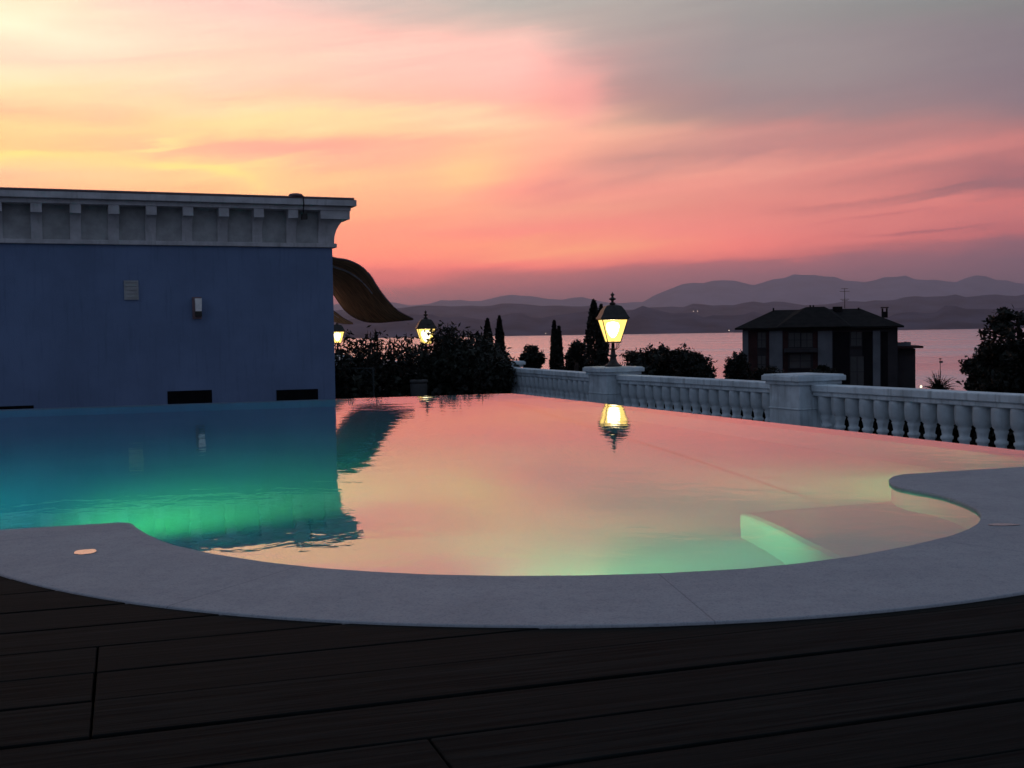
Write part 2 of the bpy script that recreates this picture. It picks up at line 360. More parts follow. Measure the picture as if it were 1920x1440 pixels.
# rounded far corner
cr = [line(cor, dL, .35), line(cor, dL, .12), line(line(cor, dL, .03), dR, .03), line(cor, dR, .12), line(cor, dR, .35)]
outline = [LB]+near+[EW]+cr[::-1]+[LW]
def offs(poly, ds):
    n = len(poly); out = []
    for i in range(n):
        p0, p1, p2 = Vector(poly[i-1]), Vector(poly[i]), Vector(poly[(i+1) % n])
        e0 = (p1-p0).normalized(); e1 = (p2-p1).normalized()
        n0 = Vector((e0.y, -e0.x)); n1 = Vector((e1.y, -e1.x)); m = (n0+n1)
        m = m/max(.35, m.length_squared/2) if m.length > 1e-6 else n0
        d = ds[i] if isinstance(ds, list) else ds
        out.append((p1.x+m.x*d, p1.y+m.y*d))
    return out
ar = sum(outline[i-1][0]*outline[i][1]-outline[i][0]*outline[i-1][1] for i in range(len(outline)))
assert ar > 0
nn = len(near)+1
# water reaches under the coping lip; on the weir side it ends at the outline
wtop = offs(outline, [.03]*(nn)+[.0]*(len(outline)-nn))
wbot = offs(outline, [.03]*(nn)+[-.12]*(len(outline)-nn))
n = len(outline); wb = MB()
rings = [(wtop, 0.0), (wtop, -.03), (wbot, -.031), (wbot, -1.05)]
vs = [(p[0], p[1], z) for R_, z in rings for p in R_]
wb.add(vs, [tuple(range(n)), tuple(range(3*n, 4*n))[::-1]]+[(j*n+i, j*n+(i+1) % n, (j+1)*n+(i+1) % n, (j+1)*n+i) for j in range(3) for i in range(n)])
wb.build('pool_water', M['water'], kind='structure')
# basin: floor and near walls as a sheet, weir walls solid
wall_in = offs(outline, [.012]*nn+[-.26]*(len(outline)-nn))
bs = MB(); vs = [(p[0], p[1], -1.0) for p in wall_in]+[(p[0], p[1], -.012) for p in wall_in]
bs.add(vs, [tuple(range(n))]+[(i, (i+1) % n, n+(i+1) % n, n+i) for i in range(nn-1)]+[(n-1, 0, n, 2*n-1)])
bs.build('pool_basin', M['tile'], kind='structure')
wr = [outline[i % n] for i in range(nn, n)]; wi = [wall_in[i] for i in range(nn, n)]
wv = MB(); wv.prism(wr+wi[::-1], -1.08, -.018)
wv.build('pool_weir_wall', M['tile'], kind='structure')

# ------------------------------------------------------------------ coping
OC = Vector((.196*.96, 5.238*.96)); OR = 2.459*.96
outer_px = [(0,1075),(120,1105),(250,1130),(400,1148),(600,1163),(800,1170),(950,1173),(1150,1171),(1300,1166),(1500,1154),(1650,1143),(1800,1127),(1920,1113)]
P_ = [Vector(G(x, y, ZC)) for x, y in outer_px]
# least squares circle
def fitc(P):
    import numpy as np
    a = np.array([[2*p.x, 2*p.y, 1] for p in P]); b = np.array([p.length_squared for p in P]); s = np.linalg.lstsq(a, b, rcond=None)[0]
    return Vector((float(s[0]), float(s[1]))), sqrt(float(s[2]+s[0]**2+s[1]**2))
OC, OR = fitc(P_)
WB = .58
def vcoord(p): return p[0]*E2.x+p[1]*E2.y
def ucoord(p): return p[0]*E1.x+p[1]*E1.y
cu, cv = ucoord(OC), vcoord(OC)
vL = vcoord(near[0])-WB; vR = vcoord(pr)-WB
uL = cu-sqrt(max(0, OR**2-(vL-cv)**2)); uR = cu+sqrt(max(.01, OR**2-(vR-cv)**2))
def UV(u, v): return (E1.x*u+E2.x*v, E1.y*u+E2.y*v)
aL = atan2(vL-cv, uL-cu); aR = atan2(vR-cv, uR-cu)
if aL > 0: aL -= 2*pi
if aR < aL: aR += 2*pi
arc = [UV(cu+OR*cos(aL+(aR-aL)*i/90), cv+OR*sin(aL+(aR-aL)*i/90)) for i in range(91)]
cop = [LB]+near+[EW, line(EW, (-E2.x, -E2.y), WB)]+arc[::-1]+[UV(ucoord(LB), vL)]
cb = MB(); cb.prism(cop[::-1], -.035, ZC)
cb.build('pool_coping', M['coping'], kind='structure', bevel=.006)

# ------------------------------------------------------------------ deck planks (gaps and butt joints are real)
dk = MB(); shade = []
ZD = .006; joints = {}
vs0 = 2.165; PW = .1865
LV = [-3+i*.206 for i in range(22)]
LV = [v for v in LV if v < 1.3]+[1.335, 1.54, 1.745, 1.94, 2.145, 2.37, 2.575, 2.79, 3.0, 3.22, 3.46, 3.68, 3.9, 4.12, 4.34, 4.56, 4.78, 5.0]
GW = {1.54: .006, 1.745: .011, 1.94: .005, 2.145: .015, 2.37: .007, 2.575: .004, 2.79: .009, 3.0: .006, 3.22: .009}
JL = ucoord(G(183, 1218, .006)); JR = ucoord(G(805, 1385, .006))
def hx2(r, x): return sqrt(r*r-x*x)
for i in range(len(LV)-1):
    v0, v1 = LV[i], LV[i+1]; gap = GW.get(v0, .005)
    r = OR-.06; va_, vb_ = v0+gap, v1
    def hx_(v): return sqrt(max(0.0, r*r-(v-cv)**2))
    inside = vb_ > cv-r
    jj = [-2.4+((i*53) % 7)*.55, 2.2+((i*29) % 5)*.4]
    if v0 > 2.7: jj = []
    if 2.1 < v0 < 2.7: jj = [JL]
    if 1.4 < v0 < 1.9: jj = [JR, 3.4]
    if 1.9 < v0 < 2.1: jj = [3.1]
    polys = []
    def run(a, b, aend=None, bend=None):       # straight planks between a and b, butt joints inside
        cuts = sorted([a]+[q for q in jj if a+.3 < q < b-.3]+[b])
        for j_, (x0, x1) in enumerate(zip(cuts, cuts[1:])):
            L_ = aend if (aend and j_ == 0) else [(x0+.002, vb_), (x0+.002, va_)]
            R_ = bend if (bend and j_ == len(cuts)-2) else [(x1-.002, va_), (x1-.002, vb_)]
            polys.append(L_+R_)
    if not inside: run(-6.0, 6.0)
    elif va_ < cv-r:                            # this plank wraps the front of the round
        h1 = hx_(vb_); nA = 24; dip = [(cu+h1*(1-2*q/nA), cv-hx2(r, h1*(1-2*q/nA))) for q in range(nA+1)]
        polys.append([(JL+.002, va_), (6.0, va_), (6.0, vb_)]+dip+[(JL+.002, vb_)]); run(-6.0, JL-.002)
    else:
        ve = [va_+(vb_-va_)*q/8 for q in range(9)]
        if vb_ < vL+.25: run(-6.0, cu-hx_(va_), bend=[(cu-hx_(v), v) for v in ve])
        if vb_ < vR+.25: run(cu+hx_(va_), 6.0, aend=[(cu+hx_(v), v) for v in ve[::-1]])
    for P_l in polys:
        dz = random.uniform(-.0015, .0015); p = [UV(*q) for q in P_l]
        dk.prism(p, -.05, ZD+dz); shade += [random.random()]*(2*len(p))
o = dk.build('timber_deck', M['deck'], kind='structure')
ca = o.data.color_attributes.new('plank', 'FLOAT_COLOR', 'POINT')
for i, s in enumerate(shade): ca.data[i].color = (s, s, s, 1)
bv = o.modifiers.new('bevel', 'BEVEL'); bv.width = .003; bv.segments = 2
ob = o
rotm = Matrix.Rotation(TH, 4, 'Z'); ob.data.transform(rotm.inverted()); ob.matrix_world = rotm
ud = MB(); r = OR-.25
pts = [UV(-6.2, -3), UV(6.2, -3), UV(6.2, vR+.1)]+[UV(cu+r*cos(a), cv+r*sin(a)) for a in [aR-(aR-aL)*i/40 for i in range(41)]]+[UV(-6.2, vL+.1)]
ud.prism(pts, -.3, -.055); ud.build('deck_substructure', M['slate'], kind='structure')

# shallow puddles on the stone
for px, py, w, h in ((160, 1035, .032, .022), (1880, 984, .05, .010)):
    c = G(px, py, ZC+.0015); pm = MB()
    ps = []
    for i in range(18):
        a = 2*pi*i/18; rr = 1+.3*noise.noise(Vector((cos(a)*1.5, sin(a)*1.5, px)))
        ps.append((c[0]+w*rr*cos(a), c[1]+h*2*rr*sin(a)))
    pm.prism(ps, ZC+.0003, ZC+.0015); pm.v = [(x_, y_, z_+.0012+(y_-c[1])*.022) for x_, y_, z_ in pm.v]; pm.build('puddle', M['puddle'], kind='structure')

# ------------------------------------------------------------------ pool lights
def pool_light(p, d, e, label, col=(.10, 1, .45), spot=150, size=.10):
    t = empty('pool_light', (p[0], p[1], p[2]), label=label, cat='pool light', group='underwater pool lights')
    q = Vector(d).normalized().to_track_quat('Z', 'Y')
    b = MB(); b.lathe([(.10, 0), (.115, .008), (.11, .02), (.095, .022)], 20); h = b.build('housing', M['iron'], t); h.rotation_mode = 'QUATERNION'; h.rotation_quaternion = q
    b = MB(); b.lathe([(.09, .0225), (.05, .028)], 20); g = b.build('lens', M['pool_lens'], t); g.rotation_mode = 'QUATERNION'; g.rotation_quaternion = q
    l = bpy.data.lights.new('lamp_light', 'SPOT'); l.energy = e; l.color = col; l.shadow_soft_size = size; l.spot_size = radians(spot); l.spot_blend = 1
    lo = bpy.data.objects.new('lamp_light', l); C.objects.link(lo); lo.parent = t; lo.location = Vector(d).normalized()*.06
    lo.rotation_mode = 'QUATERNION'; lo.rotation_quaternion = Vector(d).normalized().to_track_quat('-Z', 'Y')
    return t
def on_wall(px, py, z, off=.03):
    return None
vt = vcoord(near[0]); ut = ucoord(near[0]); utr = ucoord(near[-1])
q1 = UV(ut-.75, vt+.03); q2 = UV(ut+.30, vt-.42); q3 = G(960, 1079)
pool_light((q1[0], q1[1], -.35), (.34, 1, -.13), 640, 'underwater light in the near pool wall behind the left tongue of stone', (.16, 1, .16), 60)
q4 = UV(ut-2.6, vt+.03); q5 = UV(utr+1.1, vcoord(pr)+.03)
pool_light((q4[0], q4[1], -.35), (E2.x*.9+E1.x*.35, E2.y*.9+E1.y*.35, -.10), 820, 'added unseen light farthest left in the near pool wall, tinting the left water teal', (.02, 1, .62), 130)  # added lamp, spreads teal light over the whole left of the pool
pool_light((q2[0], q2[1], -.45), (E1.x, E1.y, -.05), 60, 'underwater light in the left end of the curved pool wall', (.22, 1, .24), 60)
pool_light((q3[0], q3[1]+.05, -.45), (.34, 1, -.10), 195, 'added unseen light in the middle of the curved near pool wall, for the green veil', (.20, 1, .28), 84)  # added lamp in place of green light scattered within the water
pool_light((q5[0], q5[1], -.45), (E2.x-E1.x*.9, E2.y-E1.y*.9, -.12), 330, 'added unseen light behind the right tongue of stone, lifting the yellow tint there', (.35, 1, .22), 130)  # added lamp, raises the yellowish glow of the water near the right weir
# broad submerged step filling the right end of the round
stp = [UV(utr+1.4, 2.9), UV(utr+1.4, 4.46)]+[UV(2.48, 4.46), UV(2.475, 4.35), UV(2.44, 4.1), UV(2.38, 3.8), UV(2.33, 3.5), UV(2.29, 3.2), UV(2.27, 2.9)]
b = MB(); b.prism(stp, -1.01, -.50); b.build('pool_step', M['tile'], kind='structure', bevel=.045)

# ------------------------------------------------------------------ terrace and ground
ped1 = Vector((1.78, 20.57)); ped2 = Vector((3.95, 15.9)); bd = (ped1-ped2); SP = bd.length; bd.normalize(); bn_ = Vector((bd.y, -bd.x))
ZT = -1.1; ZR = -.04
lampA = Vector((-2.2, 30.3)); lampB = Vector((-6.10, 41.2))
ped0 = Vector((-.22, 26.0))
pedn = ped2-bd*SP
tb = MB(); e = bn_*2.3
tb.prism([pedn-bd*12+e, ped1+e, lampA+e, lampB+e, lampB+e+Vector((-6, 16)), (-45, 57), (-45, -12), (12, -12)], -11.5, ZT)
tb.build('terrace', M['terrace'], kind='structure')

def grid(name, m, xs, ys, zf, **t):
    b = MB(); nx, ny = len(xs), len(ys)
    b.add([(x, y, zf(x, y)) for y in ys for x in xs], [(j*nx+i, j*nx+i+1, (j+1)*nx+i+1, (j+1)*nx+i) for j in range(ny-1) for i in range(nx-1)])
    return b.build(name, m, **t)
ZL = -17.5
def gz(x, y):
    t = max(0, min(1, (y-135)/110)); return -10.2-(ZL and 8.6)*t*t*(3-2*t)+.35*noise.noise(Vector((x*.03, y*.03, 0)))
grid('garden_ground', M['earth'], [i*20-700 for i in range(71)], [-300+i*20 for i in range(20)]+[90+i*8 for i in range(25)], gz, kind='structure')
lk = MB(); lk.add([(-60000, 200, ZL), (60000, 200, ZL), (60000, 60000, ZL), (-60000, 60000, ZL)], [(0, 1, 2, 3)])
lk.build('lake', M['lake'], kind='structure')
# land behind and to the sides reaches the horizon
fl = MB(); fl.add([(-60000, -60000, -19.5), (60000, -60000, -19.5), (60000, 205, -19.5), (-60000, 205, -19.5)], [(0, 1, 2, 3)])
fl.build('plain', M['earth'], kind='structure')

def ridge(name, px, d0, d1, rough, seed, m='hill'):
    a0, a1 = px[0][0], px[-1][0]; nx = 260; ny = 14; b = MB(); vs = []
    for j in range(ny):
        t = j/(ny-1)
        prof = sin(min(1, t/.6)*pi/2)**1.3 if t < .6 else cos((t-.6)/.4*pi/2)
        dd = d0+(d1-d0)*t
        for i in range(nx):
            x = a0+(a1-a0)*i/(nx-1)
            for (xa, ya), (xb, yb) in zip(px, px[1:]):
                if xa <= x <= xb: s = (x-xa)/(xb-xa); s = s*s*(3-2*s)*.5+s*.5; y = ya+(yb-ya)*s; break
            dr_ = d0+(d1-d0)*.6
            zt = D(x, y, dr_).z-ZL+rough*1900*noise.fractal(Vector((x*.016+seed, seed, 1)), .75, 2.2, 7)
            bx = D(x, 620, dd).x
            nz = noise.fractal(Vector((bx/dd*30+seed, t*3, seed)), 1.0, 2.0, 5)
            h = zt*prof*(1+rough*nz*(1 if t < .55 or t > .65 else .5))
            vs.append((bx, dd, ZL-3+h+3*min(1, t*20)))
    b.add(vs, [(j*nx+i, j*nx+i+1, (j+1)*nx+i+1, (j+1)*nx+i) for j in range(ny-1) for i in range(nx-1)])
    return b.build(name, M[m], smooth=True, kind='structure')
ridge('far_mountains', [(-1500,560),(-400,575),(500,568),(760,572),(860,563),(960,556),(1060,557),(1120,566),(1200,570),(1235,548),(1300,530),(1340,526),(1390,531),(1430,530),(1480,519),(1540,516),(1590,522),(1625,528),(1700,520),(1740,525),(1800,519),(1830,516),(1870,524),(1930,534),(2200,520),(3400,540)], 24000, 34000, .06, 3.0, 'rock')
ridge('middle_hills', [(-1500,590),(-300,580),(400,585),(720,580),(780,577),(830,572),(880,574),(960,571),(1010,573),(1100,573),(1190,580),(1270,575),(1310,569),(1360,571),(1420,567),(1500,571),(1600,568),(1700,558),(1760,556),(1830,557),(1880,552),(1940,550),(2200,556),(3400,560)], 11500, 15500, .02, 8.0)
ridge('shore_hills', [(-1500,612),(0,606),(600,602),(700,598),(800,592),(900,598),(1000,592),(1080,588),(1150,582),(1210,580),(1280,588),(1360,592),(1450,590),(1600,592),(1750,584),(1850,578),(1950,570),(2300,575),(3400,590)], 8000, 10500, .03, 15.0)

# ------------------------------------------------------------------ pool house
HC = Vector((-3.71, 24.6)); HA = radians(22.3); hd = Vector((cos(HA), sin(HA))); hn = Vector((sin(HA), -cos(HA)))
house = empty('pool_house', (HC.x, HC.y, ZT), HA, label='low blue plastered pool house with bracketed cornice behind the pool', cat='building')
# local frame: x along the facade (negative to the left), -y towards the camera, z from the terrace
def HL(px, py, off=0.0):                    # pixel on the facade plane -> local x,z
    d = ray(px, py); p0 = HC+hn*off; t = (p0.x*hn.x+p0.y*hn.y)/(d.x*hn.x+d.y*hn.y); P = Vector((d.x*t, d.y*t))
    return ((P-HC).dot(hd), CAM_H+d.z*t-ZT)
LEN = 15.0; DEP = 7.0
zcb = HL(600, 464)[1]; ztop = HL(640, 374, .42)[1]
b = MB(); b.box((-LEN/2, DEP/2, zcb/2+.05), (LEN, DEP, zcb+.1)); b.build('wall', M['blue_plaster'], house)
# frieze behind the brackets
zf0 = zcb; zf1 = ztop-.22
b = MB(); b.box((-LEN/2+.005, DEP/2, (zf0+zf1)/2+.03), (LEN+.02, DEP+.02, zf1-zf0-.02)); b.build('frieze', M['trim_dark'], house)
b = MB(); b.box((-LEN/2+.03, DEP/2, zf0+.04), (LEN+.12, DEP+.12, .085)); b.build('lower_moulding', M['trim'], house, bevel=.012)
# fascia: stepped slab carried by the brackets
b = MB(); OH = .43
b.box((-LEN/2, DEP/2, zf1+.045), (LEN+.66, DEP+.66, .09)).box((-LEN/2, DEP/2, zf1+.155), (LEN+2*OH, DEP+2*OH, .13))
b.build('cornice_slab', M['trim'], house, bevel=.01)
b = MB(); b.box((-LEN/2-.04, DEP/2, zf1+.24), (LEN+2*OH-.02, DEP+2*OH+.03, .04)); b.build('roof_edge', M['gutter'], house, bevel=.01)
b = MB(); gx = HL(556, 366, .43)[0]
b.lathe([(.13, zf1+.255), (.15, zf1+.28), (.12, zf1+.31), (.04, zf1+.325)], 14, (gx, -.36)); b.build('roof_cap', M['gutter'], house, smooth=True)
b = MB(); hx = HL(568, 400, .40)[0]
b.tube([(hx, -OH-.02, zf1+.27), (hx+.01, -OH-.03, zf1+.1), (hx+.02, -.35, zf1-.02), (hx+.03, -.33, zf1-.1)], .012)
b.box((hx+.04, -.34, zf1-.14), (.10, .14, .12)); b.build('hanging_floodlight', M['iron'], house)
def bracket(x, side=False):
    # cavetto corbel: profile in (out, z), extruded along the facade
    w = .20; pr_ = [(0, zf0+.085)]
    z0, z1 = zf0+.085, zf1-.17
    for i in range(11):
        a = i/10*pi/2; pr_.append((.035+.245*(1-cos(a)), z0+(z1-z0)*sin(a)))
    pr_ += [(.31, z1), (.31, zf1-.0), (0, zf1)]
    b = MB(); nn_ = len(pr_)
    if not side:
        vs = [(x-w/2, -o_, z_) for o_, z_ in pr_]+[(x+w/2, -o_, z_) for o_, z_ in pr_]
    else:
        vs = [(o_, x-w/2, z_) for o_, z_ in pr_]+[(o_, x+w/2, z_) for o_, z_ in pr_]
    b.add(vs, [tuple(range(nn_)), tuple(range(nn_, 2*nn_))[::-1]]+[(i, (i+1) % nn_, nn_+(i+1) % nn_, nn_+i) for i in range(nn_)])
    b.build('bracket', M['trim'], house)
bx0 = HL(607, 420, .0)[0]
bxs = [HL(p, 402, .31)[0] for p in (68, 142, 214, 287, 354, 421, 487, 550)]
step = (bxs[-1]-bxs[0])/7
for i in range(20):
    bracket(bxs[-1]-i*step)
# corner bracket sweeps both ways
b = MB(); z0, z1 = zf0+.085, zf1-.17; sec = []
for i in range(11):
    a = i/10*pi/2; sec.append((.035+.245*(1-cos(a)), z0+(z1-z0)*sin(a)))
sec += [(.31, z1), (.31, zf1)]
vs = []; W_ = .30
for o_, z_ in sec: vs += [(-W_, -o_, z_), (o_, -o_, z_), (o_, W_, z_), (-W_, W_, z_)]
m_ = len(sec); b.add(vs, [(4*j+i, 4*j+(i+1) % 4, 4*j+4+(i+1) % 4, 4*j+4+i) for j in range(m_-1) for i in range(4)]+[(3, 2, 1, 0), tuple(4*(m_-1)+i for i in range(4))])
b.build('bracket', M['trim'], house)
for i in range(8): bracket(.9+i*step, True)
def panel(name, x0, y0, x1, y1, m, d=.02, parent=house, fr=None):
    (a, zb), (c, zt) = HL(x0, y1), HL(x1, y0)
    b = MB(); b.box(((a+c)/2, -d/2-.001, (zb+zt)/2), (c-a, d, zt-zb)); o = b.build(name, m, parent); return (a, zb, c, zt, o)
for q in ((315, 731, 397, 775), (519, 729, 596, 775), (-60, 760, 63, 790)):
    a, zb, c, zt, o = panel('low_opening', *q, M['void'], .012)
    b = MB()
    for i in range(5): b.box(((a+c)/2, -.02, zt-.03-i*.075), (c-a-.02, .012, .012))
    b.build('grille', M['void'], o)
a, zb, c, zt, o = panel('wall_vent', 233, 526, 259, 562, M['trim_dark'], .03)
b = MB()
for i in range(5): b.box(((a+c)/2, -.035, zb+.05+i*(zt-zb-.08)/4), (c-a-.05, .012, .02))
b.build('louvre', M['trim_dark'], o)
a, zb, c, zt, o = panel('wall_lamp', 361, 557, 377, 598, M['gutter'], .03)
b = MB(); b.box(((a+c)/2+.02, -.085, zt-.16), (.11, .11, .26), 0, 1.15); b.build('lamp_shade', M['rim'], o)
b = MB(); b.box(((a+c)/2+.02, -.085, zb+.10), (.12, .12, .10)); b.build('lamp_base', M['iron'], o)

# ------------------------------------------------------------------ curved canopy sails
def sail(name, up_px, dn_px, dn_y, up_y, label, rimw=.03):
    t = empty(name, D(*up_px[-1], up_y), label=label, cat='canopy', group='curved canopy sails behind the pool house')
    def samp(L, s):
        n_ = len(L)-1; i = min(int(s*n_), n_-1); f_ = s*n_-i
        p = [L[max(0, min(n_, i+k_))] for k_ in (-1, 0, 1, 2)]
        def cr_(a, b, c, d): return .5*((2*b)+(-a+c)*f_+(2*a-5*b+4*c-d)*f_*f_+(-a+3*b-3*c+d)*f_**3)
        return cr_(*[q[0] for q in p]), cr_(*[q[1] for q in p])
    NS, NT = 36, 10; top = []; 
    for i in range(NS+1):
        s = i/NS; u = D(*samp(up_px, s), up_y+.0); l = D(*samp(dn_px, s), dn_y+(up_y-dn_y)*s**3)
        top.append([u.lerp(l, j/NT)+Vector((0, 0, .10*sin(pi*j/NT)*(1-s))) for j in range(NT+1)])
    loc = Vector(t.location)
    b = MB(); vs = []; 
    for dz in (0, .035): vs += [p-loc+Vector((0, 0, dz)) for r_ in top for p in r_]
    m1 = NT+1; o2 = (NS+1)*m1
    fs = [(i*m1+j, i*m1+j+1, (i+1)*m1+j+1, (i+1)*m1+j) for i in range(NS) for j in range(NT)]
    fs += [tuple(o2+q for q in f_)[::-1] for f_ in fs]
    for i in range(NS):
        fs += [(i*m1, (i+1)*m1, o2+(i+1)*m1, o2+i*m1), (i*m1+NT, o2+i*m1+NT, o2+(i+1)*m1+NT, (i+1)*m1+NT)]
    b.add(vs, fs); b.build('sail', M['canvas'], t, smooth=True)
    b = MB(); b.tube([r_[0]-loc+Vector((0, 0, .02)) for r_ in top], rimw, rimw*.5); b.build('front_rim', M['gutter'], t, smooth=True)
    b = MB(); b.tube([r_[2]-loc-Vector((0, .03, .05)) for r_ in top[:24]], rimw*1.1, rimw*.5); b.build('seam_batten', M['rim'], t, smooth=True)
    b = MB(); b.tube([r_[NT]-loc for r_ in top], rimw*.5, rimw*.3); b.build('rear_rim', M['gutter'], t, smooth=True)
    for s_ in (0.0,):
        p = top[0][3]-loc; b = MB(); b.tube([(p.x-.1, p.y+.4, ZT-loc.z), (p.x-.1, p.y+.4, p.z+.02)], .04); b.build('post', M['iron'], t)
    return t
sail('shade_canopy', [(560,470),(600,478),(628,486),(652,490),(676,501),(694,518),(708,540),(726,564),(746,584),(775,599)],
     [(560,500),(600,525),(622,548),(634,565),(645,580),(662,594),(684,603),(708,605),(736,603),(775,599.5)], 31.0, 27.0, 'curved brown shade canopy sweeping down from behind the blue building, larger upper sail')
sail('shade_canopy', [(560,560),(600,572),(622,582),(634,590),(645,598),(662,607)],
     [(560,580),(600,592),(620,600),(632,605),(645,607),(662,608)], 37.0, 34.0, 'small lower tip of brown shade canopy beside the corner of the blue building', .02)

# ------------------------------------------------------------------ balustrade
BA = atan2(bd.y, bd.x)
prof = [(.085, 0), (.085, .06), (.055, .07), (.065, .09), (.05, .11), (.07, .17), (.08, .23), (.072, .29), (.052, .35), (.050, .38), (.066, .40), (.066, .425), (.050, .44), (.054, .47), (.058, .50), (.070, .535), (.062, .55), (.088, .58), (.097, .63), (.100, .70), (.098, .76), (.098, .80)]
pb = MB(); pb.lathe(prof, 14); bal0 = pb.build('baluster', M['marble'], smooth=True)
bal_mesh = bal0.data; bpy.data.objects.remove(bal0)
def balustrade(p, q, label):
    L = (q-p).length; c = (p+q)/2; t = empty('balustrade', (c.x, c.y, ZT), atan2((q-p).y, (q-p).x), label=label, cat='balustrade', group='stretches of white stone balustrade')
    h = ZR-ZT
    b = MB(); b.box((0, 0, h-.045), (L, .30, .09)).box((0, 0, h-.12), (L, .24, .06)); b.build('rail', M['marble'], t, bevel=.012)
    b = MB(); b.box((0, 0, .05), (L, .28, .10)); b.build('plinth', M['marble'], t, bevel=.01)
    n_ = int(L/.25); 
    for i in range(n_):
        o = bpy.data.objects.new('baluster', bal_mesh); C.objects.link(o); o.parent = t; o.location = (-L/2+(i+.5)*L/n_, 0, .10)
        o.rotation_euler.z = random.uniform(0, 3); o.scale = (1.12, 1.12, (h-.25)/.8)
    return t
HB = .34
def pedestal(p, ang, label, ztop=.085):
    t = empty('pedestal', (p.x, p.y, ZT), ang, label=label, cat='pedestal', group='stone pedestals of the balustrade')
    h = ztop-ZT
    b = MB(); b.box((0, 0, (h-.09)/2), (.64, .64, h-.09)); b.box((0, 0, .09), (.72, .72, .18)); b.box((0, 0, h*.62), (.665, .665, .02)); b.build('shaft', M['marble'], t, bevel=.008)
    b = MB(); b.box((0, 0, h-.045), (.80, .80, .07)).box((0, 0, h-.105), (.72, .72, .05)).box((0, 0, h-.004), (.76, .76, .02)); b.build('cap', M['marble'], t, bevel=.012)
    return t
pedestal(ped1, BA, 'stone pedestal under the nearest lit lantern')
pedestal(ped2, BA, 'wide stone pedestal without a lamp, in front of the villa')
pedestal(ped0, BA, 'far stone pedestal half hidden behind the dark shrubs')
balustrade(ped2-bd*HB, pedn+bd*HB, 'nearest stretch of white balustrade, running off to the right')
balustrade(ped1-bd*HB, ped2+bd*HB, 'stretch of white balustrade between the lantern pedestal and the bare pedestal')
balustrade(ped0-bd*HB, ped1+bd*HB, 'far stretch of white balustrade between the shrubs and the lantern pedestal')
bA = (lampA-ped0).normalized()
pedestal(lampA, BA, 'stone pedestal behind the shrubs under the second lantern', .02)
balustrade(lampA-bA*HB, ped0+bA*HB, 'stretch of balustrade behind the shrubs, up to the second lantern')
bB = (lampB-lampA).normalized()
pedestal(lampB, BA, 'stone pedestal by the corner of the blue building under the farthest lantern', .02)
balustrade(lampB-bB*HB, lampA+bB*HB, 'farthest stretch of balustrade behind the dark shrubs')

rnd = random.Random(77)
def hedge(p, q, w, z1, label, n_):
    c = (p+q)/2; L = (q-p).length; t = empty('garden_hedge', (c.x, c.y, ZT), atan2((q-p).y, (q-p).x), label=label, cat='hedge')
    h = z1-ZT; b = MB()
    for i in range(n_): leaf(b, Vector((rnd.uniform(-L/2, L/2), rnd.uniform(-w/2, w/2), h*rnd.random()**.7*(1+.06*noise.noise(Vector((rnd.random()*40, 0, 0)))))), rnd.uniform(.10, .2), rnd, .2, .35)
    b.build('foliage', M['leaf'], t)
    b = MB(); n2 = int(L/.5)
    for i in range(n2): x = -L/2+(i+.5)*L/n2; b.tube([(x, 0, 0), (x+.03, .05, h*.5), (x, -.05, h*.85)], .02, .008, 5)
    b.build('stems', M['bark'], t)

